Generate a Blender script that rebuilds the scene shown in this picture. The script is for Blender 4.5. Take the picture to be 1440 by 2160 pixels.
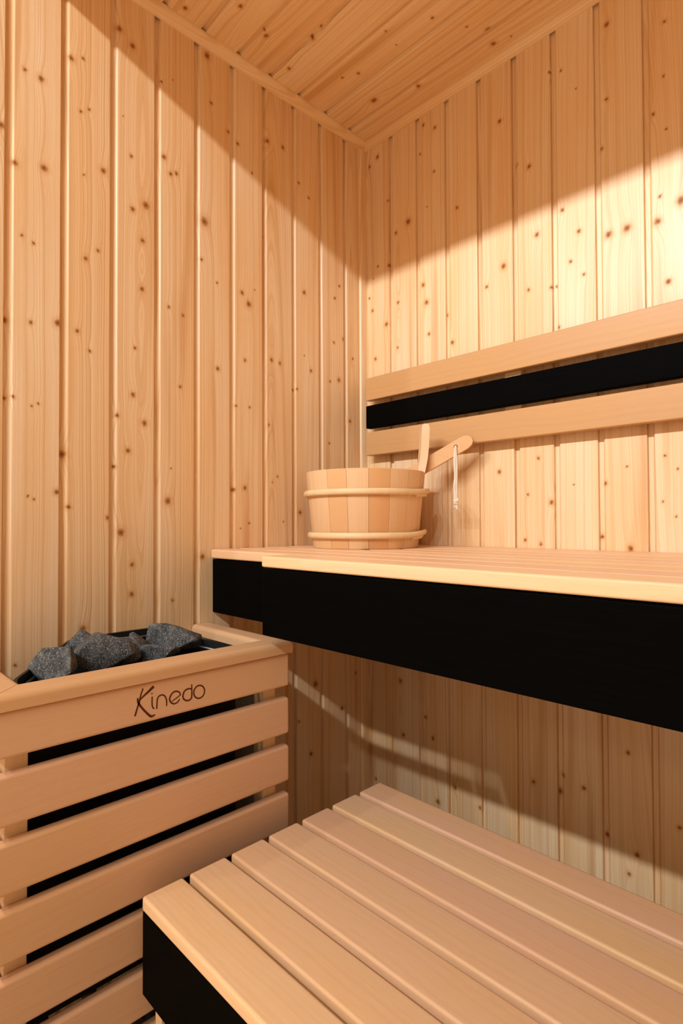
import bpy, bmesh, math, random
from mathutils import Vector, Matrix
from mathutils import noise as mnoise

for o in list(bpy.data.objects):
    bpy.data.objects.remove(o, do_unlink=True)
scene = bpy.context.scene
COL = scene.collection
H = 0.91                       # camera height above the floor; all "rel" heights are given from here

# ------------------------------------------------------------------ camera
cd = bpy.data.cameras.new('camera')
cam = bpy.data.objects.new('camera', cd)
COL.objects.link(cam)
yaw, pit, rol = -7.97912204e-01, 1.85504791e-02, -3.99299386e-03
fw = Vector((math.sin(yaw) * math.cos(pit), math.cos(yaw) * math.cos(pit), math.sin(pit)))
rt = Vector((math.cos(yaw), -math.sin(yaw), 0))
up = rt.cross(fw)
r2 = math.cos(rol) * rt + math.sin(rol) * up
u2 = -math.sin(rol) * rt + math.cos(rol) * up
cam.matrix_world = Matrix(((r2.x, u2.x, -fw.x, 1.1096), (r2.y, u2.y, -fw.y, -1.1803),
                           (r2.z, u2.z, -fw.z, H), (0, 0, 0, 1)))
cd.sensor_fit = 'AUTO'
cd.sensor_width = 36
cd.lens = 1194.57 / 2160 * 36
cd.clip_start = 0.01
scene.camera = cam

# ------------------------------------------------------------------ world and lights
w = bpy.data.worlds.new('showroom_ambience')
scene.world = w
w.use_nodes = True
w.node_tree.nodes['Background'].inputs[0].default_value = (1.0, 0.745, 0.525, 1)
w.node_tree.nodes['Background'].inputs[1].default_value = 0.46
# a straight track of ceiling spots in the showroom, in front of the open sauna
SPOT_W = 48
for k in range(7):
    ld = bpy.data.lights.new('showroom_track_spot', 'SPOT')
    ld.energy = SPOT_W
    ld.color = (0.92, 0.98, 1.02)
    ld.shadow_soft_size = 0.035
    ld.spot_size = math.radians(75)
    ld.spot_blend = 1.0
    lamp = bpy.data.objects.new('showroom_track_spot', ld)
    COL.objects.link(lamp)
    lamp.location = (-0.4 + 0.4 * k, -3.2, H + 1.88)
    lamp.rotation_euler = (Vector((0.4, -0.2, H + 1.05)) - lamp.location).to_track_quat('-Z', 'Y').to_euler()

# unseen fill spots, added to bounce light off the floor onto the upper walls
for k in range(3):
    ld = bpy.data.lights.new('floor_bounce_fill', 'SPOT')
    ld.energy = 150
    ld.color = (1.0, 0.86, 0.70)
    ld.shadow_soft_size = 0.06
    ld.spot_size = math.radians(84)
    ld.spot_blend = 0.8
    lamp = bpy.data.objects.new('floor_bounce_fill', ld)
    COL.objects.link(lamp)
    lamp.location = (0.1 + 0.9 * k, -2.55, 2.8)

vs = scene.view_settings
scene.display_settings.display_device = 'sRGB'
vs.view_transform = 'Standard'
vs.look = 'None'
vs.gamma = 1
vs.use_curve_mapping = False
vs.exposure = 0.72

# ------------------------------------------------------------------ knots seen on the panelling (mm along wall, mm up, radius)
KN_LEFT = [(922,1605,6.6), (886,1724,4.2), (859,1722,6.1), (853,1560,6.9), (901,1548,5.9), (889,1423,3.4), (870,1415,3.4), (807,1790,6.3),
    (785,1802,3.6), (789,1697,3.6), (774,1709,3.7), (746,1601,6.5), (783,1577,2.7), (779,1417,5.4), (756,1440,3.7), (715,1903,6.7), (688,1884,6.8),
    (690,1656,3.8), (707,1730,1.9), (687,1548,5.8), (659,1567,8.8), (666,1491,5.8), (667,1390,5.8), (625,1845,3.0), (599,1863,2.0), (619,1686,6.0),
    (604,1656,5.1), (591,1663,5.1), (608,1369,4.0), (516,1964,8.6), (505,1861,4.3), (522,1584,10.6), (529,1496,4.2), (460,1817,4.4), (434,1802,4.5),
    (393,1749,3.4), (361,1610,4.6), (347,1849,5.8), (299,1855,6.0), (248,1787,3.7), (214,1761,3.7), (914,1267,5.8), (874,1271,4.2), (828,1281,7.0),
    (794,1274,4.5), (771,1241,3.6), (914,1130,4.1), (901,1133,3.3), (872,1121,2.5), (860,1126,2.6), (681,1266,3.8), (685,1170,5.7), (717,1124,4.7),
    (661,1115,6.8), (695,1056,5.7), (818,1039,7.9), (575,1359,4.1), (581,1203,4.1), (602,1026,2.0), (722,1022,3.7), (490,1456,3.2), (422,1452,5.6),
    (403,1430,7.9), (386,1469,2.3), (488,1260,5.4), (414,1294,4.5), (336,1310,5.8), (310,1307,4.7), (439,1182,3.3), (401,1184,3.4), (344,1149,3.5),
    (230,1507,6.1), (207,1307,5.0), (265,1249,3.6), (255,1251,3.6), (230,1342,2.5), (103,1560,3.9), (120,1522,3.9), (124,1400,3.9), (106,1300,6.5),
    (139,1291,3.8), (88,1416,5.2), (51,1370,4.0), (14,1452,4.1), (64,1192,5.3), (143,1123,3.8), (445,987,5.5), (415,992,5.6), (403,909,3.4),
    (427,897,2.2), (318,1024,3.5), (334,1009,2.3), (246,936,6.1), (527,836,7.3), (300,913,2.4), (877,959,2.5), (867,954,2.5), (829,968,5.2),
    (808,941,4.4), (735,921,4.6), (709,892,8.5), (686,827,5.7), (687,768,5.7), (609,957,8.0), (598,747,4.0), (781,711,7.2), (895,663,3.3),
    (195,490,8.6), (99,405,6.4), (211,314,6.1), (251,407,3.6), (45,491,4.0)]
KN_BACK = [(51,1943,6.7), (20,1928,5.4), (88,1802,3.9), (160,1716,8.9), (117,1701,5.2), (212,1951,5.0), (249,1926,4.9), (201,1879,3.7),
    (246,1813,3.7), (314,1691,4.7), (475,1725,4.3), (434,1847,5.5), (222,1731,2.5), (50,1631,4.0), (90,1621,5.2), (33,1602,2.7), (17,1550,4.1),
    (208,1530,6.2), (219,1481,7.4), (226,1397,4.9), (278,1433,4.8), (298,1358,5.9), (396,1468,4.5), (441,1503,7.7), (502,1429,4.2), (554,1419,4.1),
    (564,1420,3.1), (570,1328,4.1), (81,1459,6.6), (123,1508,5.2), (29,1511,5.4), (121,1385,3.9), (39,1371,5.4), (425,1026,5.5), (521,1050,4.2),
    (496,971,3.2), (550,952,6.2), (599,988,2.0), (663,987,4.8), (705,1018,2.8), (773,1033,2.7), (794,1007,2.6), (768,947,2.7), (790,919,2.6),
    (488,869,4.2), (525,861,4.2), (653,879,4.8), (710,857,6.5), (677,1921,5.8), (782,1859,3.6), (780,1756,2.7), (761,1692,3.6), (783,1652,2.7),
    (675,1768,3.9), (664,1671,3.9), (581,1882,3.1), (555,1894,3.1), (614,1825,2.0), (506,1707,5.3), (523,1546,6.3), (616,1519,5.0), (598,1461,4.0),
    (625,1425,4.0), (676,1490,7.7), (711,1490,8.4), (766,1482,7.2), (771,1529,3.6), (783,1361,5.4), (806,1506,8.8), (581,1578,5.1), (502,337,5.2),
    (558,333,8.1), (568,371,5.0), (613,360,4.9), (700,457,4.6), (714,265,5.5), (366,232,4.5), (296,256,4.7), (699,222,4.6), (230,358,4.8),
    (656,279,5.7), (244,204,7.2), (788,345,4.4), (123,484,6.4), (207,407,4.9), (133,342,6.3), (230,361,4.8), (33,194,5.3)]
KN_CEIL = [(593,41,6.0), (512,126,6.0), (429,105,6.3), (350,170,5.3), (353,203,4.2), (224,138,3.5), (205,174,4.6), (114,144,7.3), (199,390,4.1),
    (87,458,6.3), (46,446,6.5), (69,250,5.9), (113,140,8.5), (127,429,3.1), (246,298,3.1), (202,291,2.2)]

# ------------------------------------------------------------------ node helpers
class NT:
    def __init__(s, name):
        s.m = bpy.data.materials.new(name)
        s.m.use_nodes = True
        s.t = s.m.node_tree
        s.t.nodes.clear()
        s.out = s.t.nodes.new('ShaderNodeOutputMaterial')
        s.b = s.t.nodes.new('ShaderNodeBsdfPrincipled')
        s.t.links.new(s.b.outputs[0], s.out.inputs[0])

    def put(s, sock, v):
        if hasattr(v, 'is_output'):
            s.t.links.new(v, sock)
        else:
            sock.default_value = v

    def math(s, op, a, b=0.0, c=0.0, clamp=False):
        n = s.t.nodes.new('ShaderNodeMath')
        n.operation = op
        n.use_clamp = clamp
        s.put(n.inputs[0], a)
        s.put(n.inputs[1], b)
        s.put(n.inputs[2], c)
        return n.outputs[0]

    def comb(s, x, y, z):
        n = s.t.nodes.new('ShaderNodeCombineXYZ')
        for k, v in enumerate((x, y, z)):
            s.put(n.inputs[k], v)
        return n.outputs[0]

    def noise(s, vec, scale, detail=2.0, rough=0.5, dist=0.0, out=0):
        n = s.t.nodes.new('ShaderNodeTexNoise')
        s.put(n.inputs['Vector'], vec)
        n.inputs['Scale'].default_value = scale
        n.inputs['Detail'].default_value = detail
        n.inputs['Roughness'].default_value = rough
        n.inputs['Distortion'].default_value = dist
        return n.outputs[out]

    def noise1(s, wv, scale, detail=1.0):
        n = s.t.nodes.new('ShaderNodeTexNoise')
        n.noise_dimensions = '1D'
        s.put(n.inputs['W'], wv)
        n.inputs['Scale'].default_value = scale
        n.inputs['Detail'].default_value = detail
        return n.outputs[0]

    def rng(s, v, a, b, c=0.0, d=1.0, smooth=False):
        n = s.t.nodes.new('ShaderNodeMapRange')
        n.interpolation_type = 'SMOOTHSTEP' if smooth else 'LINEAR'
        s.put(n.inputs[0], v)
        for k, x in enumerate((a, b, c, d)):
            n.inputs[k + 1].default_value = x
        return n.outputs[0]

    def mix(s, f, a, b, mode='MIX'):
        n = s.t.nodes.new('ShaderNodeMix')
        n.data_type = 'RGBA'
        n.blend_type = mode
        s.put(n.inputs[0], f)
        s.put(n.inputs[6], a)
        s.put(n.inputs[7], b)
        return n.outputs[2]

    def ramp(s, f, stops):
        n = s.t.nodes.new('ShaderNodeValToRGB')
        e = n.color_ramp.elements
        while len(e) < len(stops):
            e.new(0.5)
        for k, (p, c) in enumerate(stops):
            e[k].position = p
            e[k].color = (*c, 1)
        s.put(n.inputs[0], f)
        return n.outputs[0]

    def bump(s, h, strength, dist):
        n = s.t.nodes.new('ShaderNodeBump')
        n.inputs['Strength'].default_value = strength
        n.inputs['Distance'].default_value = dist
        s.put(n.inputs['Height'], h)
        s.t.links.new(n.outputs[0], s.b.inputs['Normal'])

    def obj(s):
        n = s.t.nodes.new('ShaderNodeTexCoord')
        x = s.t.nodes.new('ShaderNodeSeparateXYZ')
        s.t.links.new(n.outputs['Object'], x.inputs[0])
        return n.outputs['Object'], x.outputs

    def rand(s):
        return s.t.nodes.new('ShaderNodeObjectInfo').outputs['Random']

    def fin(s, col, rough, spec=0.35):
        s.put(s.b.inputs['Base Color'], col)
        s.put(s.b.inputs['Roughness'], rough)
        s.b.inputs['Specular IOR Level'].default_value = spec
        return s.m


# ------------------------------------------------------------------ knot node group
def make_knot_group():
    g = bpy.data.node_groups.new('knot', 'ShaderNodeTree')
    i = g.interface
    for nm, ty in (('U', 'NodeSocketFloat'), ('V', 'NodeSocketFloat'), ('CU', 'NodeSocketFloat'), ('CV', 'NodeSocketFloat'),
                   ('R', 'NodeSocketFloat'), ('D', 'NodeSocketFloat'), ('W', 'NodeSocketFloat')):
        i.new_socket(nm, in_out='INPUT', socket_type=ty)
    i.new_socket('D', in_out='OUTPUT', socket_type='NodeSocketFloat')
    i.new_socket('W', in_out='OUTPUT', socket_type='NodeSocketFloat')
    gi = g.nodes.new('NodeGroupInput')
    go = g.nodes.new('NodeGroupOutput')

    def m(op, a, b=0.0):
        n = g.nodes.new('ShaderNodeMath')
        n.operation = op
        for k, v in enumerate((a, b)):
            if hasattr(v, 'is_output'):
                g.links.new(v, n.inputs[k])
            else:
                n.inputs[k].default_value = v
        return n.outputs[0]
    U, V, CU, CV, R, D, W = gi.outputs[:7]
    dx = m('DIVIDE', m('SUBTRACT', U, CU), R)
    dy = m('DIVIDE', m('SUBTRACT', V, CV), R)
    d = m('SQRT', m('ADD', m('MULTIPLY', dx, dx), m('MULTIPLY', m('MULTIPLY', dy, dy), 0.80)))
    g.links.new(m('MINIMUM', D, d), go.inputs[0])
    q = m('ADD', m('MULTIPLY', m('MULTIPLY', dx, dx), 0.16), m('MULTIPLY', m('MULTIPLY', dy, dy), 0.022))
    e = m('POWER', 2.71828, m('MULTIPLY', q, -1.0))
    g.links.new(m('ADD', W, m('MULTIPLY', m('MULTIPLY', e, R), 1.3)), go.inputs[1])
    return g


KNOT = make_knot_group()
RNG = random.Random(7)


def pine(name, ua, va, knots, seed, half):
    """knotty spruce board; ua, va = local axes across and along the board"""
    s = NT(name)
    ob, ax = s.obj()
    rr = random.Random(seed)
    u, v = ax[ua], ax[va]
    off = s.comb(rr.uniform(-50, 50), rr.uniform(-50, 50), rr.uniform(-50, 50))
    uv = s.comb(u, v, rr.uniform(-90, 90))
    # wobble for the knots
    wob = s.noise(uv, 160, 2)
    wob2 = s.noise(s.comb(v, u, rr.uniform(-90, 90)), 160, 2)
    uk = s.math('ADD', u, s.math('MULTIPLY', s.math('SUBTRACT', wob, 0.5), 0.005))
    vk = s.math('ADD', v, s.math('MULTIPLY', s.math('SUBTRACT', wob2, 0.5), 0.005))
    D, W = 99.0, 0.0
    for (cu, cv, r) in knots[:18]:
        n = s.t.nodes.new('ShaderNodeGroup')
        n.node_tree = KNOT
        for k, val in enumerate((uk, vk, cu, cv, r * 0.80, D, W)):
            s.put(n.inputs[k], val)
        D, W = n.outputs[0], n.outputs[1]
    # growth rings: cathedral centre + slow wander along the length
    uc = rr.choice((-1, 1)) * rr.uniform(0.2, 3.0) * half
    v0 = rr.uniform(-0.7, 0.7)
    sl = rr.choice((0.012, 0.02, 0.03, 0.04))
    wander = s.noise(s.comb(rr.uniform(-20, 20), s.math('MULTIPLY', v, 2.4), s.math('MULTIPLY', u, 3.0)), 1.0, 2)
    du = s.math('ADD', s.math('SUBTRACT', u, uc), s.math('MULTIPLY', s.math('SUBTRACT', wander, 0.5), 0.011))
    dv = s.math('MULTIPLY', s.math('SUBTRACT', v, v0), sl)
    rad = s.math('SQRT', s.math('ADD', s.math('MULTIPLY', du, du), s.math('ADD', s.math('MULTIPLY', dv, dv), 1e-5)))
    ph = s.math('ADD', s.math('ADD', rad, W), rr.uniform(0, 5))
    g1 = s.noise1(ph, rr.uniform(380, 520), 1.0)
    g2 = s.noise1(ph, 95, 1.0)
    fine = s.noise(s.comb(s.math('MULTIPLY', u, 900), s.math('MULTIPLY', v, 22), rr.uniform(0, 90)), 1.0, 2)
    grain = s.math('ADD', s.math('MULTIPLY', s.rng(g1, 0.46, 0.68), 0.62), s.math('MULTIPLY', s.rng(g2, 0.48, 0.7), 0.5), clamp=True)
    tone = s.noise(s.comb(s.math('MULTIPLY', u, 14), s.math('MULTIPLY', v, 1.6), rr.uniform(0, 90)), 1.0, 2)
    k = rr.uniform(-1.6, 1.3)
    light = (0.870 + 0.015 * k, 0.655 + 0.02 * k, 0.415 + 0.02 * k, 1)
    warm = (0.830, 0.550, 0.285, 1)
    dark = (0.660, 0.375, 0.150, 1)
    base = s.mix(s.rng(tone, 0.38, 0.66), light, warm)
    col = s.mix(s.math('MULTIPLY', grain, rr.uniform(0.58, 0.95)), base, dark)
    # resin / heartwood streaks
    st = s.noise(s.comb(s.math('MULTIPLY', s.math('ADD', u, s.math('MULTIPLY', W, 0.6)), 30), s.math('MULTIPLY', v, 1.1), rr.uniform(0, 90)), 1.0, 1)
    col = s.mix(s.math('MULTIPLY', s.rng(st, 0.58, 0.74, smooth=True), 0.6), col, (0.56, 0.27, 0.085, 1))
    col = s.mix(s.rng(fine, 0.3, 0.75, 0.0, 0.10), col, (0.5, 0.28, 0.12, 1))
    if knots:
        halo = s.rng(D, 3.0, 0.9, 0.0, 0.38, smooth=True)
        col = s.mix(halo, col, (0.60, 0.27, 0.075, 1))
        core = s.ramp(s.math('MULTIPLY', D, 0.5), [(0.0, (0.15, 0.045, 0.010)), (0.16, (0.25, 0.085, 0.020)), (0.30, (0.42, 0.170, 0.045)),
                                                   (0.45, (0.40, 0.18, 0.060)), (0.55, (0.50, 0.24, 0.085))])
        col = s.mix(s.rng(D, 1.45, 0.55, 0.0, 0.92, smooth=True), col, core)
    s.bump(s.math('ADD', s.math('MULTIPLY', grain, 0.6), s.math('MULTIPLY', fine, 0.4)), 0.22, 0.0006)
    m_ = s.fin(col, s.rng(tone, 0.3, 0.7, 0.36, 0.44), 0.5)
    if knots:
        s.put(s.b.inputs['Specular IOR Level'], s.rng(D, 0.6, 1.8, 0.12, 0.5))
    return m_


def slatwood(name, ua, va, wa, c1, c2, c3, var=0.6):
    """smooth, nearly knot-free bench timber; va = long axis"""
    s = NT(name)
    ob, ax = s.obj()
    u, v, t = ax[ua], ax[va], ax[wa]
    r = s.rand()
    sh = s.math('MULTIPLY', r, 47.0)
    ph = s.math('ADD', s.math('ADD', u, s.math('MULTIPLY', t, 0.8)), s.math('MULTIPLY', s.noise(s.comb(sh, s.math('MULTIPLY', v, 2.5), s.math('MULTIPLY', u, 5)), 1.0, 2), 0.05))
    g = s.noise1(s.math('ADD', ph, sh), 150, 2)
    fine = s.noise(s.comb(s.math('ADD', s.math('MULTIPLY', u, 700), sh), s.math('MULTIPLY', v, 35), s.math('MULTIPLY', t, 700)), 1.0, 2)
    blot = s.noise(s.comb(s.math('ADD', s.math('MULTIPLY', u, 9), sh), s.math('MULTIPLY', v, 2.4), t), 1.0, 2)
    col = s.mix(s.rng(r, 0.15, 0.85, 0.0, var), (*c1, 1), (*c2, 1))
    col = s.mix(s.rng(blot, 0.50, 0.72, 0.0, 0.65), col, (*c3, 1))
    dk = tuple(x * y for x, y in zip(c1, (0.80, 0.70, 0.58)))
    col = s.mix(s.rng(g, 0.42, 0.72, 0.0, 0.17), col, (*dk, 1))
    col = s.mix(s.rng(fine, 0.35, 0.75, 0.0, 0.16), col, (*dk, 1))
    s.bump(fine, 0.10, 0.0004)
    return s.fin(col, 0.42, 0.4)


A1, A2, A3 = (0.820, 0.505, 0.315), (0.865, 0.590, 0.335), (0.850, 0.525, 0.215)
BENCH_X = slatwood('bench_timber_lengthwise', 1, 0, 2, A1, A2, A3, 1.0)
HEAT_Y = slatwood('guard_timber_lengthwise', 2, 1, 0, (0.690, 0.410, 0.235), (0.725, 0.450, 0.260), (0.70, 0.42, 0.20))
HEAT_X = slatwood('guard_timber_crosswise', 2, 0, 1, (0.690, 0.410, 0.235), (0.725, 0.450, 0.260), (0.70, 0.42, 0.20))
CAP_Y = slatwood('cap_timber_lengthwise', 0, 1, 2, (0.66, 0.395, 0.205), (0.68, 0.42, 0.23), (0.67, 0.38, 0.16))
CAP_X = slatwood('cap_timber_crosswise', 1, 0, 2, (0.66, 0.395, 0.205), (0.68, 0.42, 0.23), (0.67, 0.38, 0.16))
REST_X = slatwood('backrest_timber', 2, 0, 1, (0.560, 0.312, 0.130), (0.580, 0.332, 0.148), (0.595, 0.315, 0.108))
POST_Z = slatwood('post_timber', 0, 2, 1, (0.74, 0.50, 0.27), (0.76, 0.53, 0.30), (0.70, 0.42, 0.18))
PAIL_Z = slatwood('pail_timber', 0, 2, 1, (0.770, 0.525, 0.300), (0.68, 0.365, 0.150), (0.73, 0.43, 0.165), 1.0)


def black_timber():
    s = NT('black_stained_timber')
    ob, ax = s.obj()
    f = s.noise(s.comb(s.math('MULTIPLY', ax[0], 14), s.math('MULTIPLY', ax[1], 260), s.math('MULTIPLY', ax[2], 260)), 1.0, 3)
    s.bump(f, 0.25, 0.0006)
    return s.fin(s.mix(f, (0.0007, 0.0006, 0.0005, 1), (0.0018, 0.0017, 0.0015, 1)), 0.62, 0.025)


def plain(name, c, rough, metal=0.0, spec=0.4):
    s = NT(name)
    ob, ax = s.obj()
    f = s.noise(ob, 60, 3)
    s.b.inputs['Metallic'].default_value = metal
    return s.fin(s.mix(s.rng(f, 0.3, 0.7, 0.0, 0.35), (*c, 1), (*[x * 0.75 for x in c], 1)), rough, spec)


def stone_mat():
    s = NT('peridotite_stone')
    ob, ax = s.obj()
    r = s.math('MULTIPLY', s.rand(), 31.0)
    vec = s.comb(s.math('ADD', ax[0], r), ax[1], ax[2])
    a = s.noise(vec, 55, 4, 0.6)
    b = s.noise(vec, 420, 3, 0.7)
    c = s.noise(vec, 900, 2, 0.6)
    col = s.ramp(a, [(0.3, (0.020, 0.022, 0.025)), (0.52, (0.070, 0.074, 0.078)), (0.72, (0.19, 0.185, 0.165))])
    col = s.mix(s.rng(b, 0.5, 0.66, 0.0, 0.85), col, (0.34, 0.335, 0.30, 1))
    col = s.mix(s.rng(c, 0.55, 0.7, 0.0, 0.8), col, (0.012, 0.013, 0.015, 1))
    s.bump(s.math('ADD', s.math('MULTIPLY', a, 1.2), s.math('MULTIPLY', b, 0.5)), 0.8, 0.006)
    return s.fin(col, 0.75, 0.3)


BLACK = black_timber()
STEEL_BLACK = plain('black_enamelled_steel', (0.010, 0.010, 0.011), 0.38)
STEEL = plain('galvanised_steel', (0.40, 0.39, 0.37), 0.5, 0.25)
STONE = stone_mat()
LETTER = plain('burnt_lettering', (0.115, 0.030, 0.010), 0.7, 0.0, 0.1)
RATTAN = plain('peeled_willow', (0.78, 0.54, 0.29), 0.45)
ROPE = plain('cotton_cord', (0.80, 0.68, 0.53), 0.85, 0.0, 0.1)
FLOOR = plain('floor_vinyl', (0.20, 0.17, 0.14), 0.5)
GROUND = plain('showroom_floor', (0.62, 0.47, 0.32), 0.55)
BACKING = plain('panel_backing', (0.25, 0.14, 0.07), 0.8)

# ------------------------------------------------------------------ mesh helpers
LOC = {}


def link(name, bm, mat, parent=None, smooth=True, center=None):
    bm.normal_update()
    if center is None:
        xs = [v.co for v in bm.verts]
        lo = Vector([min(p[k] for p in xs) for k in range(3)])
        hi = Vector([max(p[k] for p in xs) for k in range(3)])
        center = (lo + hi) / 2
    center = Vector(center)
    bmesh.ops.translate(bm, verts=bm.verts, vec=-center)
    me = bpy.data.meshes.new(name)
    bm.to_mesh(me)
    bm.free()
    o = bpy.data.objects.new(name, me)
    COL.objects.link(o)
    me.materials.append(mat)
    LOC[o.name] = center
    if parent is not None:
        o.parent = parent
        o.location = center - LOC[parent.name]
    else:
        o.location = center
    if smooth:
        for p in me.polygons:
            p.use_smooth = True
        me.set_sharp_from_angle(angle=math.radians(50))
    return o


def weighted(o):
    md = o.modifiers.new('normals', 'WEIGHTED_NORMAL')
    md.keep_sharp = True
    return o


def thing(name, loc, label, cat, group=None):
    o = bpy.data.objects.new(name, None)
    COL.objects.link(o)
    o.empty_display_size = 0.05
    o.location = loc
    LOC[o.name] = Vector(loc)
    return tag(o, label, cat, group)


def tag(o, label, cat, group=None):
    o['label'] = label
    o['category'] = cat
    if group:
        o['group'] = group
    return o


def box_bm(x0, x1, y0, y1, z0, z1, bev=0.0, seg=2, bm=None):
    b = bmesh.new()
    bmesh.ops.create_cube(b, size=1)
    for v in b.verts:
        v.co = Vector(((x0 + x1) / 2 + v.co.x * (x1 - x0), (y0 + y1) / 2 + v.co.y * (y1 - y0), (z0 + z1) / 2 + v.co.z * (z1 - z0)))
    if bev > 0:
        bmesh.ops.bevel(b, geom=list(b.edges), offset=bev, segments=seg, profile=0.5, affect='EDGES')
    return b


def box(name, x0, x1, y0, y1, z0, z1, mat, parent=None, bev=0.0, seg=2):
    o = link(name, box_bm(x0, x1, y0, y1, z0, z1, bev, seg), mat, parent)
    if bev > 0:
        weighted(o)
    return o


def struct(o):
    o['kind'] = 'structure'
    return o


def tube_bm(pts, rad, n=8, bm=None, closed=False, flat=1.0):
    bm = bm or bmesh.new()
    pts = [Vector(p) for p in pts]
    if not hasattr(rad, '__len__'):
        rad = [rad] * len(pts)
    rings = []
    ref = Vector((0, 0, 1))
    for i, p in enumerate(pts):
        a = pts[i - 1] if (i > 0 or closed) else p
        b = pts[(i + 1) % len(pts)] if (i < len(pts) - 1 or closed) else p
        t = (b - a).normalized()
        r = ref if abs(t.dot(ref)) < 0.95 else Vector((1, 0, 0))
        e1 = t.cross(r).normalized()
        e2 = e1.cross(t).normalized()
        rings.append([bm.verts.new(p + rad[i] * (math.cos(2 * math.pi * k / n) * e1 * flat + math.sin(2 * math.pi * k / n) * e2)) for k in range(n)])
    m = len(rings)
    for i in range(m if closed else m - 1):
        A, B = rings[i], rings[(i + 1) % m]
        for k in range(n):
            bm.faces.new((A[k], A[(k + 1) % n], B[(k + 1) % n], B[k]))
    if not closed:
        bm.faces.new(rings[0][::-1])
        bm.faces.new(rings[-1])
    bmesh.ops.recalc_face_normals(bm, faces=bm.faces)
    return bm


def smooth_path(p, n=6):
    out = []
    for i in range(len(p) - 1):
        a, b, c, d = p[max(i - 1, 0)], p[i], p[i + 1], p[min(i + 2, len(p) - 1)]
        for k in range(n):
            t = k / n
            out.append(tuple(0.5 * (2 * b[j] + (c[j] - a[j]) * t + (2 * a[j] - 5 * b[j] + 4 * c[j] - d[j]) * t * t
                                    + (3 * b[j] - a[j] - 3 * c[j] + d[j]) * t ** 3) for j in range(len(b))))
    out.append(tuple(p[-1]))
    return out


# ------------------------------------------------------------------ panelling
XR, YF, ZC = 2.1, -1.03, H + 1.0865         # right wall, inside of the front, ceiling
REC, RW, TH = 0.0075, 0.0092, 0.014


def profile(wd, first=False):
    """cross-section of one tongue-and-groove board, (u across, d out of the wall, 0 = face)"""
    if first:
        p = [(0, 0)]
    else:
        p = [(0, -REC), (RW, -REC), (RW + 0.0016, -REC * 0.62), (RW + 0.0028, -REC * 0.30), (RW + 0.0044, -REC * 0.08), (RW + 0.0062, 0)]
    p += [(wd - 0.0016, 0), (wd - 0.0004, -0.0008), (wd - 0.0002, -TH), (0, -TH)]
    return p


def board(kind, a0, a1, l0, l1, knots, seed, parent, first=False):
    wd = a1 - a0
    bm = bmesh.new()
    pr = profile(wd, first)
    rings = []
    for l in (l0, l1):
        ring = []
        for (u, d) in pr:
            if kind == 'left':      # a = distance from the far corner measured along -Y; recess on the camera side
                co = (d, -(a1 - u), l)
            elif kind == 'back':
                co = (a0 + u, -d, l)
            elif kind == 'right':
                co = (XR - d, -(a1 - u), l)
            else:                   # ceiling, runs along X
                co = (l, -(a1 - u), ZC - d)
            ring.append(bm.verts.new(co))
        rings.append(ring)
    n = len(pr)
    for k in range(n):
        bm.faces.new((rings[0][k], rings[0][(k + 1) % n], rings[1][(k + 1) % n], rings[1][k]))
    bm.faces.new(rings[0][::-1])
    bm.faces.new(rings[1])
    bmesh.ops.recalc_face_normals(bm, faces=bm.faces)
    ca, cl = (a0 + a1) / 2, (l0 + l1) / 2
    if kind in ('left', 'right'):
        mt = pine('spruce_board', 1, 2, [(-(a - ca), z - cl, r) for a, z, r in knots], seed, wd / 2)
        c = (-0.006 if kind == 'left' else XR + 0.006, -ca, cl)
    elif kind == 'back':
        mt = pine('spruce_board', 0, 2, [(a - ca, z - cl, r) for a, z, r in knots], seed, wd / 2)
        c = (ca, 0.006, cl)
    else:
        mt = pine('spruce_board', 1, 0, [(-(a - ca), z - cl, r) for a, z, r in knots], seed, wd / 2)
        c = (cl, -ca, ZC + 0.006)
    return weighted(link('board', bm, mt, parent, center=c))


def panelling(kind, parent, start, pitch, end, l0, l1, table, seed):
    rr = random.Random(seed)
    edges = [0.0, start]
    while edges[-1] + pitch < end:
        edges.append(edges[-1] + pitch)
    edges.append(end)
    for k in range(len(edges) - 1):
        a0, a1 = edges[k], edges[k + 1]
        kn = [(a / 1000, z / 1000, r / 1000) for a, z, r in table if a0 <= a / 1000 < a1]
        if len(kn) < 4:
            for _ in range(4):
                kn.append((rr.uniform(a0 + 0.01, a1 - 0.01), rr.uniform(l0, l1), rr.uniform(0.002, 0.006)))
        board(kind, a0, a1, l0, l1, kn, seed * 100 + k, parent, first=(k == 0 and kind == 'back'))


YO = -1.0545                                   # outside of the front frame
wl = struct(box('wall_left', -0.045, -TH, YO, 0.045, 0, ZC + 0.02, BACKING))
panelling('left', wl, 0.0867, 0.0922, -YO, 0.0, ZC, KN_LEFT, 11)
wb = struct(box('wall_back', -TH, XR + TH, TH, 0.045, 0, ZC + 0.02, BACKING))
panelling('back', wb, 0.0919, 0.0929, XR, 0.0, ZC, KN_BACK, 23)
wr = struct(box('wall_right', XR + TH, XR + 0.045, YO, 0.045, 0, ZC + 0.02, BACKING))
panelling('right', wr, 0.0867, 0.0922, -YO, 0.0, ZC, [], 37)
cl = struct(box('ceiling', -0.045, XR + 0.045, YO, 0.045, ZC + TH, ZC + 0.05, BACKING))
panelling('ceiling', cl, 0.0862, 0.0912, -YO, 0.0, XR, KN_CEIL, 41)
struct(box('floor', -0.045, XR + 0.045, YO, 0.045, -0.06, 0.0, FLOOR))
struct(box('floor_outside', -4, 6, -6, YO - 0.002, -0.06, -0.004, GROUND))
# front frame: a shallow head rail under the ceiling, the rest is the open doorway the picture is taken through
struct(box('wall_front', 0.0, XR, YO, YF, H + 1.0765, ZC, POST_Z))


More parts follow.
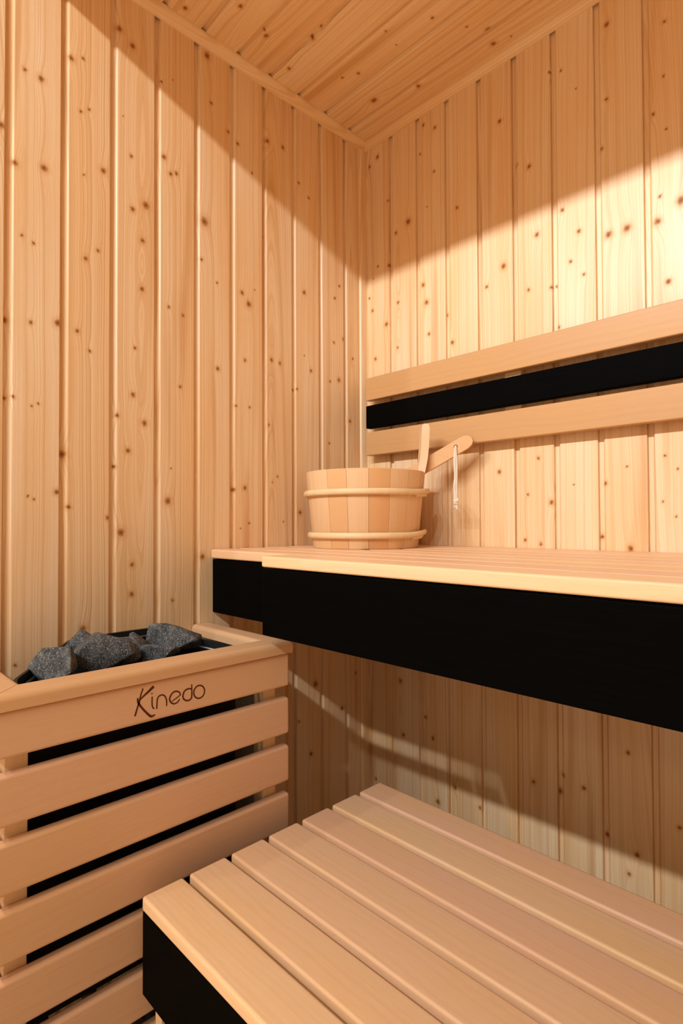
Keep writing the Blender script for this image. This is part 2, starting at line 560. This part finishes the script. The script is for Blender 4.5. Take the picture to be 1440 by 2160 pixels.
def cornice(name, pts, run0, run1, axis, seed):
    bm = bmesh.new()
    rings = []
    for l in (run0, run1):
        if axis == 'Y':
            rings.append([bm.verts.new((d, l, ZC - z)) for d, z in pts])
        elif axis == 'X':
            rings.append([bm.verts.new((l, -d, ZC - z)) for d, z in pts])
        else:
            rings.append([bm.verts.new((d, -z, l)) for d, z in pts])
    n = len(pts)
    for k in range(n):
        bm.faces.new((rings[0][k], rings[0][(k + 1) % n], rings[1][(k + 1) % n], rings[1][k]))
    bm.faces.new(rings[0])
    bm.faces.new(rings[1])
    bmesh.ops.recalc_face_normals(bm, faces=bm.faces)
    mt = pine('spruce_trim', *{'Y': (0, 1), 'X': (1, 0), 'Z': (1, 2)}[axis], [], seed, 0.012)
    return struct(link(name, bm, mt))


CP = [(0, 0), (0.0205, 0), (0.0205, 0.004), (0.0195, 0.0065), (0.0125, 0.013), (0.007, 0.0178), (0.0045, 0.0195), (0, 0.0200)]
cornice('trim_1', CP, -0.0005, YF, 'Y', 501)
cornice('trim_2', CP, 0.0, XR, 'X', 502)
cornice('trim_3', [(0, 0), (0.0065, 0), (0.0065, 0.0185), (0.0055, 0.0212), (0.003, 0.0232), (0, 0.024)], 0.0, ZC - 0.019, 'Z', 503)


# ------------------------------------------------------------------ upper bench
def z(r):
    return H + r


XB = XR - 0.004
ub = thing('upper_bench', (0.9, -0.29, 0), 'upper pale slatted sauna bench with deep black front board along the back wall', 'bench')
P, GAP = 0.0737, 0.0098
ZT, ZS = z(-0.0585), z(-0.0785)
for k in range(8):
    yf = -0.5807 + P * k
    x0 = 0.2905 if k == 0 else 0.002
    box('slat', x0, XB, yf, min(yf + P - GAP, -0.002), ZS, ZT, BENCH_X, ub, 0.0035)
f1 = box('front_panel', 0.2912, XB, -0.5795, -0.5595, z(-0.1984), z(-0.0805), BLACK, ub, 0.002)
f1['label'] = 'long black front board of the bench'
f2 = box('front_panel', 0.003, 0.2905, -0.5035, -0.4835, z(-0.1984), z(-0.0805), BLACK, ub, 0.002)
f2['label'] = 'short set-back black front board beside the heater'
box('side_panel', 0.2912, 0.3105, -0.5590, -0.4835, z(-0.1984), z(-0.0805), BLACK, ub, 0.001)
for x in (0.02, 0.70, 1.38, 2.05):
    box('bearer', x, x + 0.035, -0.4830 if x < 0.3 else -0.5585, -0.004, z(-0.1300), z(-0.0788), POST_Z, ub, 0.002)
box('wall_batten', 0.003, XB, -0.0245, -0.003, z(-0.1750), z(-0.1305), POST_Z, ub, 0.002)

# ------------------------------------------------------------------ lower bench
lb = thing('lower_bench', (1.0, -0.56, 0), 'lower pale sauna bench of seven slats with black front board below', 'bench')
ZL = z(-0.530)
for k in range(7):
    yf = -0.8162 + 0.0741 * k
    yb = yf + 0.0641 - (0.003 if k == 6 else 0)
    box('slat', 0.3262, XB, yf, yb, ZL - 0.0205, ZL, BENCH_X, lb, 0.0042)
fp = box('front_panel', 0.3266, XB, -0.8150, -0.7955, z(-0.6680), ZL - 0.0212, BLACK, lb, 0.0015)
fp['label'] = 'black front board'
for x in (0.345, 1.2, 2.04):
    box('bearer', x, x + 0.03, -0.7950, -0.3150, z(-0.660), ZL - 0.0208, BLACK, lb, 0.001)
for (x, y) in ((0.3262, -0.7950), (0.3262, -0.355), (2.035, -0.7950), (2.035, -0.355)):
    box('leg', x, x + 0.0185 if x < 1 else x + 0.004, y, y + 0.04, 0.0, ZL - 0.0210, POST_Z, lb, 0.001)

# ------------------------------------------------------------------ backrest
br = thing('backrest', (0.9, -0.026, z(0.18)), 'three-rail backrest on the back wall with a black middle rail', 'backrest')
for k, (za, zb) in enumerate(((0.3370, 0.4000), (0.2600, 0.3230), (0.1845, 0.2490))):
    o = box('rail', 0.0345, XB, -0.036, -0.0165, z(za), z(zb), BLACK if k == 1 else REST_X, br, 0.0025)
    o['label'] = 'black stained rail' if k == 1 else 'pale orange timber rail'
for x in (0.45, 1.2, 1.95):
    box('batten', x, x + 0.04, -0.0163, -0.0005, z(0.19), z(0.395), POST_Z, br, 0.001)

# ------------------------------------------------------------------ heater guard
hg = thing('heater_guard', (0.14, -0.75, 0), 'pale slatted wooden guard around the stone heater, with dark lettering on its top slat', 'guard')
GZ0, GZ1 = z(-0.2405), z(-0.2195)
GL, GR, GXF = -0.998, -0.5065, 0.2885


def cap_rail(pts, mat, nm='cap_rail'):
    bm = bmesh.new()
    lo = [bm.verts.new((x, y, GZ0)) for x, y in pts]
    hi = [bm.verts.new((x, y, GZ1)) for x, y in pts]
    n = len(pts)
    for k in range(n):
        bm.faces.new((lo[k], lo[(k + 1) % n], hi[(k + 1) % n], hi[k]))
    bm.faces.new(lo[::-1])
    bm.faces.new(hi)
    bmesh.ops.recalc_face_normals(bm, faces=bm.faces)
    long = [e for e in bm.edges if abs(e.verts[0].co.z - GZ1) < 1e-6 and abs(e.verts[1].co.z - GZ1) < 1e-6 and e.calc_length() > 0.12]
    bmesh.ops.bevel(bm, geom=long, offset=0.0095, segments=4, profile=0.5, affect='EDGES')
    return weighted(link(nm, bm, mat, hg))


g = 0.00045
cap_rail([(0.235, -0.948 + g), (0.235, -0.5530 - g), (GXF, GR - g * 2), (GXF, GL + g * 2)], CAP_Y)
cap_rail([(0.001, GL), (GXF - g * 2, GL), (0.235 - g * 2, -0.948), (0.001, -0.948)], CAP_X)
cap_rail([(0.001, -0.5530), (0.235 - g * 2, -0.5530), (GXF - g * 2, GR), (0.001, GR)], CAP_X)
slats = []
for k in range(7):
    zb = z(-0.3030 - 0.0876 * k)
    zt = min(zb + 0.0665, GZ0 - 0.0008)
    if k == 0:
        zt = GZ0 - 0.0012
    slats.append(box('slat', 0.2635, 0.2830, GL + 0.003, -0.5108, zb, zt, HEAT_Y, hg, 0.0052, 3))
    box('side_slat', 0.004, 0.2630, GL + 0.003, GL + 0.0220, zb, zt, HEAT_X, hg, 0.0052, 3)
for (x0, x1, y0, y1) in ((0.232, 0.2632, -0.5560, -0.5285), (0.232, 0.2632, -0.9755, -0.9460), (0.003, 0.033, -0.5560, -0.5285), (0.003, 0.033, -0.9755, -0.9460)):
    box('post', x0, x1, y0, y1, 0.0, GZ0 - 0.0005, POST_Z, hg, 0.002)
sp = box('heat_shield', 0.0345, 0.2310, -0.5480, -0.5460, 0.10, GZ0 - 0.001, STEEL, hg)
sp['label'] = 'thin grey metal heat shield'

# lettering burnt into the top slat: (y, height, half stroke width) in mm
STROKES = {
    'K1':[(-807.2,621.5,1.4),(-803.2,633.8,1.3),(-800.6,641.1,1.3),(-799.1,647.6,1.1),(-797.1,654.1,1.1),(-794.7,660.3,1.1)],
    'K2':[(-799.6,644.3,0.9),(-793.4,648.9,1.4),(-786.1,653.8,1.8),(-777.5,660.0,2.2)],
    'K3':[(-803.2,647.7,1.0),(-802.2,641.4,1.7),(-798.6,634.7,1.6),(-791.3,625.1,1.6),(-783.9,616.9,1.8),(-780.6,615.1,1.7),(-775.2,616.3,1.0)],
    'i1':[(-780.1,645.0,1.0),(-780.2,633.5,1.1),(-779.1,628.5,1.1),(-776.7,625.7,0.9)],
    'i2':[(-781.3,649.0,1.0),(-779.8,650.4,1.0)],
    'n':[(-772.6,624.5,1.1),(-771.9,637.7,1.1),(-769.6,642.7,1.1),(-764.7,644.2,1.1),(-759.8,641.8,1.1),(-757.1,636.5,1.1),(-756.3,632.2,1.1),(-756.5,625.1,0.9)],
    'e':[(-747.6,630.3,0.8),(-733.8,637.1,0.9),(-733.3,639.0,1.0),(-735.2,642.3,1.1),(-740.3,644.7,1.2),(-745.4,644.0,1.2),(-749.5,639.9,1.3),(-751.3,634.7,1.3),(-749.5,629.7,1.2),(-744.8,626.1,1.1),(-740.3,626.1,1.1),(-736.4,628.3,1.1),(-733.9,631.6,0.8)],
    'd':[(-713.2,642.7,1.0),(-718.5,644.3,1.2),(-724.9,642.5,1.3),(-728.1,636.9,1.3),(-727.8,631.1,1.3),(-724.3,627.2,1.3),(-719.1,625.5,1.3),(-714.7,627.2,1.2),(-712.9,631.0,1.2),(-712.9,650.0,1.0)],
    'o':[(-689.6,634.7,1.2),(-690.1,637.9,1.2),(-691.5,640.9,1.2),(-693.7,643.3,1.2),(-696.5,644.9,1.2),(-699.5,645.6,1.2),(-702.6,645.3,1.2),(-705.3,643.9,1.2),(-707.5,641.8,1.2),(-708.9,639.0,1.2),(-709.3,635.8,1.2),(-708.8,632.6,1.2),(-707.5,629.7,1.2),(-705.3,627.3,1.2),(-702.6,625.6,1.2),(-699.5,624.9,1.2),(-696.5,625.2,1.2),(-693.7,626.5,1.2),(-691.5,628.7,1.2),(-690.1,631.5,1.2),(-689.6,634.7,1.2)],
}


def lettering():
    bm = bmesh.new()
    X0, X1 = 0.28290, 0.28325
    for nm, st in STROKES.items():
        closed = nm == 'o'
        p = [(a / 1000, b / 1000, c / 1000) for a, b, c in st]
        p = smooth_path(p, 5) if nm not in ('i2',) else p
        L, R = [], []
        for i in range(len(p)):
            a = p[max(i - 1, 0)]
            b = p[min(i + 1, len(p) - 1)]
            if closed and i in (0, len(p) - 1):
                a, b = p[-2], p[1]
            dy, dz = b[0] - a[0], b[1] - a[1]
            ln = math.hypot(dy, dz) or 1
            ny, nz = -dz / ln * p[i][2], dy / ln * p[i][2]
            L.append((p[i][0] + ny, p[i][1] + nz))
            R.append((p[i][0] - ny, p[i][1] - nz))
        vt = [[bm.verts.new((X, *q)) for q in side] for X in (X1, X0) for side in (L, R)]
        n = len(p)
        for i in range(n - 1):
            bm.faces.new((vt[0][i], vt[0][i + 1], vt[1][i + 1], vt[1][i]))
            bm.faces.new((vt[0][i], vt[2][i], vt[2][i + 1], vt[0][i + 1]))
            bm.faces.new((vt[1][i], vt[1][i + 1], vt[3][i + 1], vt[3][i]))
        bm.faces.new((vt[0][0], vt[1][0], vt[3][0], vt[2][0]))
        bm.faces.new((vt[0][-1], vt[2][-1], vt[3][-1], vt[1][-1]))
    bmesh.ops.recalc_face_normals(bm, faces=bm.faces)
    o = link('lettering', bm, LETTER, slats[0], smooth=False)
    o['label'] = 'dark burnt lettering'


lettering()

# ------------------------------------------------------------------ heater
ht = thing('sauna_heater', (0.13, -0.76, 0), 'black steel sauna heater standing inside the slatted guard under the stones', 'heater')


def rounded_poly(pts, r, n=6):
    out = []
    m = len(pts)
    for i in range(m):
        p0, p1, p2 = Vector(pts[i - 1]), Vector(pts[i]), Vector(pts[(i + 1) % m])
        a, b = (p0 - p1).normalized(), (p2 - p1).normalized()
        for k in range(n + 1):
            t = k / n
            q = (1 - t) ** 2 * (p1 + a * r) + 2 * t * (1 - t) * p1 + t * t * (p1 + b * r)
            out.append((q.x, q.y))
    return out


PLAN = rounded_poly([(0.056, -0.822), (0.188, -0.950), (0.2270, -0.946), (0.2270, -0.586), (0.196, -0.582), (0.056, -0.668)], 0.017)
PC = (0.155, -0.765)


def plan(inset):
    f = 1 - inset / 0.12
    return [(PC[0] + (x - PC[0]) * f, PC[1] + (y - PC[1]) * f) for x, y in PLAN]


def rimz(x):
    return z(-0.2330 + 0.034 * (0.215 - x) / 0.18)




def shell(name, prof, mat, parent):
    bm = bmesh.new()
    rings = []
    for inset, dz in prof:
        ring = []
        for x, y in plan(inset):
            zz = rimz(x) + dz if dz > -0.01 else z(-0.2330) + dz
            ring.append(bm.verts.new((x, y, zz)))
        rings.append(ring)
    n = len(rings[0])
    for a, b in zip(rings[:-1], rings[1:]):
        for k in range(n):
            bm.faces.new((a[k], a[(k + 1) % n], b[(k + 1) % n], b[k]))
    bm.faces.new(rings[0])
    bm.faces.new(rings[-1])
    bmesh.ops.recalc_face_normals(bm, faces=bm.faces)
    return link(name, bm, mat, parent)


shell('casing', [(0.0, -0.47), (0.0, 0.0), (0.004, 0.0), (0.004, -0.0125), (0.02, -0.0135)], STEEL_BLACK, ht)
rp = [(x, y, rimz(x) - 0.012) for x, y in plan(0.010)]
rb = link('rim_ring', tube_bm(rp, 0.0022, 6, closed=True), plain('polished_rim_steel', (0.16, 0.155, 0.15), 0.5, 0.9), ht)
for (x, y) in ((0.09, -0.80), (0.195, -0.91), (0.09, -0.69), (0.195, -0.62)):
    link('foot', tube_bm([(x, y, 0.0), (x, y, 0.02), (x, y, z(-0.7035))], [0.018, 0.012, 0.012], 10), STEEL_BLACK, ht)


# ------------------------------------------------------------------ stones
def stone(c, size, seed, label, rot=0.0):
    rr = random.Random(seed)
    bm = bmesh.new()
    for k in range(15):
        while True:
            d = Vector((rr.uniform(-1, 1), rr.uniform(-1, 1), rr.uniform(-1, 1)))
            if 0.1 < d.length < 1:
                break
        d.normalize()
        m = max(abs(d.x), abs(d.y), abs(d.z))
        d = d * (0.55 + 0.45 / m) * rr.uniform(0.88, 1.04)
        bm.verts.new(d)
    bmesh.ops.remove_doubles(bm, verts=bm.verts, dist=0.16)
    h = bmesh.ops.convex_hull(bm, input=bm.verts)
    bmesh.ops.delete(bm, geom=list({e for e in h['geom_interior'] + h['geom_unused'] if isinstance(e, bmesh.types.BMVert)}), context='VERTS')
    lo = Vector([min(v.co[k] for v in bm.verts) for k in range(3)])
    hi = Vector([max(v.co[k] for v in bm.verts) for k in range(3)])
    # size is (across the view, depth, height); the view runs along (-0.716, 0.698)
    e1, e2 = Vector((0.698, 0.716, 0)), Vector((-0.716, 0.698, 0))
    for v in bm.verts:
        q = Vector([(v.co[k] - (lo[k] + hi[k]) / 2) / (hi[k] - lo[k]) * size[k] for k in range(3)])
        q = Matrix.Rotation(rot, 3, 'Y') @ q
        v.co = q.x * e1 + q.y * e2 + Vector((0, 0, q.z))
    bmesh.ops.bevel(bm, geom=list(bm.edges), offset=min(size) * 0.045, segments=2, profile=0.6, affect='EDGES', clamp_overlap=True)
    bmesh.ops.triangulate(bm, faces=bm.faces)
    bmesh.ops.subdivide_edges(bm, edges=[e for e in bm.edges if e.calc_length() > min(size) * 0.2], cuts=2, use_grid_fill=True)
    bmesh.ops.triangulate(bm, faces=bm.faces)
    bm.normal_update()
    off = Vector((seed * 3.1, 0, 0))
    for v in bm.verts:
        v.co += v.normal * (mnoise.noise(v.co * 60 + off) * 0.0016 + mnoise.noise(v.co * 220 + off) * 0.0006)
    bmesh.ops.translate(bm, verts=bm.verts, vec=Vector(c))
    o = link('stone', bm, STONE, smooth=True)
    return tag(o, label, 'stone', 'grey stones heaped on the heater')


STN = [((0.166, -0.883), -0.2150, (0.074, 0.062, 0.056), 3, 'small rough grey stone at the left end of the heater tray', -0.35),
       ((0.098, -0.823), -0.2120, (0.052, 0.05, 0.064), 8, 'dark stone peeking out behind the biggest stone', 0.3),
       ((0.156, -0.803), -0.2150, (0.106, 0.070, 0.064), 21, 'biggest blocky grey stone in the middle of the heater', 0.08),
       ((0.130, -0.752), -0.2230, (0.058, 0.050, 0.046), 5, 'shaded dark stone just right of the biggest stone', 0.2),
       ((0.098, -0.713), -0.2210, (0.044, 0.04, 0.048), 14, 'smallest roundish stone at the rear of the heater', 0.0),
       ((0.166, -0.714), -0.2260, (0.082, 0.050, 0.040), 17, 'flat slanting grey stone along the front of the tray', -0.25),
       ((0.120, -0.657), -0.2170, (0.106, 0.066, 0.054), 29, 'long rounded grey stone at the right end of the heater', 0.12)]
for (xy, zc, sz, sd, lab, rot) in STN:
    stone((xy[0], xy[1], z(zc)), sz, sd, lab, rot)

# ------------------------------------------------------------------ bucket
BX, BY, BZ0, BZ1 = 0.187, -0.202, ZT + 0.0003, z(0.1165)
RB0, RB1, ST = 0.1235, 0.1400, 0.0135
bk = thing('sauna_bucket', (BX, BY, ZT), 'round pale wooden stave bucket with two willow hoops on the upper bench', 'bucket')
NS = 18
A0 = math.radians(46.5)


def rad_at(zz):
    return RB0 + (RB1 - RB0) * (zz - BZ0) / (BZ1 - BZ0)


def stave(a, wa, levels, mat):
    """levels: (height, outer radius, fraction of the width, thickness)"""
    bm = bmesh.new()
    rings = []
    for zz, ro, fr, th in levels:
        ring = []
        for k in range(5):
            t = a + (k / 4 - 0.5) * wa * fr
            ring.append(bm.verts.new((BX + ro * math.cos(t), BY + ro * math.sin(t), zz)))
        for k in range(4, -1, -1):
            t = a + (k / 4 - 0.5) * wa * fr
            ring.append(bm.verts.new((BX + (ro - th) * math.cos(t), BY + (ro - th) * math.sin(t), zz)))
        rings.append(ring)
    n = 10
    for p, q in zip(rings[:-1], rings[1:]):
        for k in range(n):
            bm.faces.new((p[k], p[(k + 1) % n], q[(k + 1) % n], q[k]))
    bm.faces.new(rings[0])
    bm.faces.new(rings[-1])
    bmesh.ops.recalc_face_normals(bm, faces=bm.faces)
    return bm


wa = 2 * math.pi / NS
for k in range(NS):
    a = A0 + k * wa
    lv = [(BZ0, RB0 - 0.0015, 0.985, ST - 0.003), (BZ0 + 0.0015, RB0, 0.985, ST), (BZ1 - 0.0012, RB1, 0.988, ST), (BZ1, RB1 - 0.0012, 0.988, ST - 0.0024)]
    if k == 0:
        lv = lv[:2] + [(BZ1, RB1 + 0.001, 0.988, ST + 0.002)]
        for h, dr, fr, th in ((0.012, 0.0035, 0.90, 0.0175), (0.032, 0.0075, 0.80, 0.0180), (0.060, 0.0105, 0.74, 0.0185), (0.088, 0.0120, 0.74, 0.0185),
                              (0.104, 0.0125, 0.72, 0.0182), (0.110, 0.0116, 0.68, 0.0164), (0.1145, 0.0092, 0.62, 0.0118), (0.1162, 0.0062, 0.56, 0.0056)):
            lv.append((BZ1 + h, RB1 + dr, fr, th))
        o = link('handle_stave', stave(a, wa, lv, PAIL_Z), PAIL_Z, bk)
        o['label'] = 'tall stave forming the upright grip'
    else:
        o = link('stave', stave(a, wa, lv, PAIL_Z), PAIL_Z, bk)
bm = bmesh.new()
bmesh.ops.create_cone(bm, cap_ends=True, segments=40, radius1=RB0 - ST - 0.0002, radius2=RB0 - ST + 0.001, depth=0.012, matrix=Matrix.Translation((BX, BY, BZ0 + 0.016)))
link('base', bm, PAIL_Z, bk)


def hoop(zz, a_end):
    pts, rads = [], []
    n = 76
    for i in range(n + 1):
        t = i / n
        a = a_end - math.radians(14) + math.radians(396) * t
        lift = 0.0
        dr = 0.0
        k0 = max(0.0, 1 - t / 0.09)
        k1 = max(0.0, (t - 0.90) / 0.10)
        lift += 0.0075 * k1 - 0.0065 * k0
        dr += 0.0085 * k1 + 0.0015 * k0
        rr_ = 0.0074 * (1 - 0.45 * k0) * (1 - 0.25 * k1)
        z_ = zz + lift
        r = rad_at(z_) + 0.0048 + dr
        pts.append((BX + r * math.cos(a), BY + r * math.sin(a), z_))
        rads.append(rr_)
    return link('hoop', tube_bm(pts, rads, 10, flat=0.75), RATTAN, bk)


hoop(z(0.0665), math.radians(20))
hoop(z(-0.0290), math.radians(20))

# ------------------------------------------------------------------ ladle
ld_ = thing('ladle', (0.12, -0.15, z(0.02)), 'wooden ladle leaning in the bucket with a white cord through its handle', 'ladle')
E0, E1 = Vector((0.134, -0.140, z(0.0560))), Vector((0.3895, -0.0560, z(0.1925)))
ax_ = (E1 - E0).normalized()
nrm = Vector((0.42, -0.90, 0.0))
nrm = (nrm - ax_ * nrm.dot(ax_)).normalized()
wd_ = nrm.cross(ax_).normalized()
Lh = (E1 - E0).length
out = [(0, -0.0165), (0, 0.0165), (Lh * 0.5, 0.0158), (Lh * 0.92, 0.0156), (Lh * 0.955, 0.0146), (Lh * 0.985, 0.0095), (Lh, 0.0020), (Lh * 0.998, -0.0060),
       (Lh * 0.975, -0.0125), (Lh * 0.935, -0.0156), (Lh * 0.5, -0.0160)]
bm = bmesh.new()
ov = [bm.verts.new((x, y, 0)) for x, y in out]
HC = (Lh * 0.862, 0.002)
hv = [bm.verts.new((HC[0] + 0.0048 * math.cos(k * math.pi / 5), HC[1] + 0.0048 * math.sin(k * math.pi / 5), 0)) for k in range(10)]
ed = [bm.edges.new((ov[k], ov[(k + 1) % len(ov)])) for k in range(len(ov))] + [bm.edges.new((hv[k], hv[(k + 1) % 10])) for k in range(10)]
bmesh.ops.triangle_fill(bm, use_beauty=True, use_dissolve=False, edges=ed)
ex = bmesh.ops.extrude_face_region(bm, geom=list(bm.faces))
for v in [e for e in ex['geom'] if isinstance(e, bmesh.types.BMVert)]:
    v.co.z += 0.011
for v in bm.verts:
    q = v.co.copy()
    v.co = E0 + ax_ * q.x + wd_ * q.y + nrm * (q.z - 0.0055)
bmesh.ops.recalc_face_normals(bm, faces=bm.faces)
lm = slatwood('ladle_timber', 2, 0, 1, (0.69, 0.40, 0.185), (0.70, 0.41, 0.19), (0.71, 0.42, 0.19))
link('handle', bm, lm, ld_, smooth=False)
# bowl
bm = bmesh.new()
prof = [(0.0, -0.036), (0.024, -0.035), (0.030, -0.020), (0.033, 0.008), (0.030, 0.008), (0.027, -0.016), (0.021, -0.029), (0.0, -0.030)]
bc = E0 + Vector((0.006, -0.030, -0.012))
rings = []
for r, h in prof:
    if r == 0:
        rings.append([bm.verts.new(bc + Vector((0, 0, h)))])
    else:
        rings.append([bm.verts.new(bc + Vector((r * math.cos(k * math.pi / 10), r * math.sin(k * math.pi / 10), h))) for k in range(20)])
for p, q in zip(rings[:-1], rings[1:]):
    for k in range(20):
        k2 = (k + 1) % 20
        if len(p) == 1:
            bm.faces.new((p[0], q[k], q[k2]))
        elif len(q) == 1:
            bm.faces.new((p[k], p[k2], q[0]))
        else:
            bm.faces.new((p[k], p[k2], q[k2], q[k]))
bmesh.ops.recalc_face_normals(bm, faces=bm.faces)
link('bowl', bm, lm, ld_)
# cord
hp = E0 + ax_ * HC[0] + wd_ * HC[1]
top = hp + nrm * 0.0085
bm = bmesh.new()
zb_ = z(0.048)
side = Vector((0.698, 0.716, 0))
s1 = [hp - nrm * 0.012, hp - nrm * 0.004, hp + nrm * 0.006, top + Vector((0, 0, -0.006)), top + Vector((0, 0, -0.03)) - side * 0.0022, top + Vector((0, 0, -0.07)) - side * 0.001,
      Vector((top.x, top.y, zb_ + 0.035)) - side * 0.0028, Vector((top.x, top.y, zb_)) - side * 0.0015]
tube_bm(smooth_path([tuple(p) for p in s1], 5), 0.0028, 8, bm)
s2 = [hp - nrm * 0.010 - wd_ * 0.002, hp + nrm * 0.004 - wd_ * 0.002, top + Vector((0, 0, -0.012)) + side * 0.0012, top + Vector((0, 0, -0.045)) + side * 0.0028,
      Vector((top.x, top.y, zb_ + 0.04)) + side * 0.0018, Vector((top.x, top.y, zb_)) + side * 0.0015]
tube_bm(smooth_path([tuple(p) for p in s2], 5), 0.0026, 8, bm)
cord = link('cord', bm, ROPE, ld_)
bm = bmesh.new()
kp = []
for k in range(26):
    a = k / 25 * 4 * math.pi
    kp.append((top.x + 0.0042 * math.cos(a), top.y + 0.0042 * math.sin(a), zb_ + 0.004 - 0.0095 * k / 25))
tube_bm(kp, 0.0026, 7, bm)
rr = random.Random(4)
for k in range(16):
    a = rr.uniform(0, 6.28)
    q = rr.uniform(0.001, 0.0055)
    p0 = Vector((top.x, top.y, zb_ - 0.004))
    p1 = p0 + Vector((q * 0.9 * math.cos(a), q * 0.9 * math.sin(a), -0.006))
    p2 = p0 + Vector((q * 1.5 * math.cos(a), q * 1.5 * math.sin(a), -rr.uniform(0.011, 0.016)))
    tube_bm([p0, p1, p2], [0.0015, 0.0013, 0.0008], 5, bm)
link('knot', bm, ROPE, ld_)
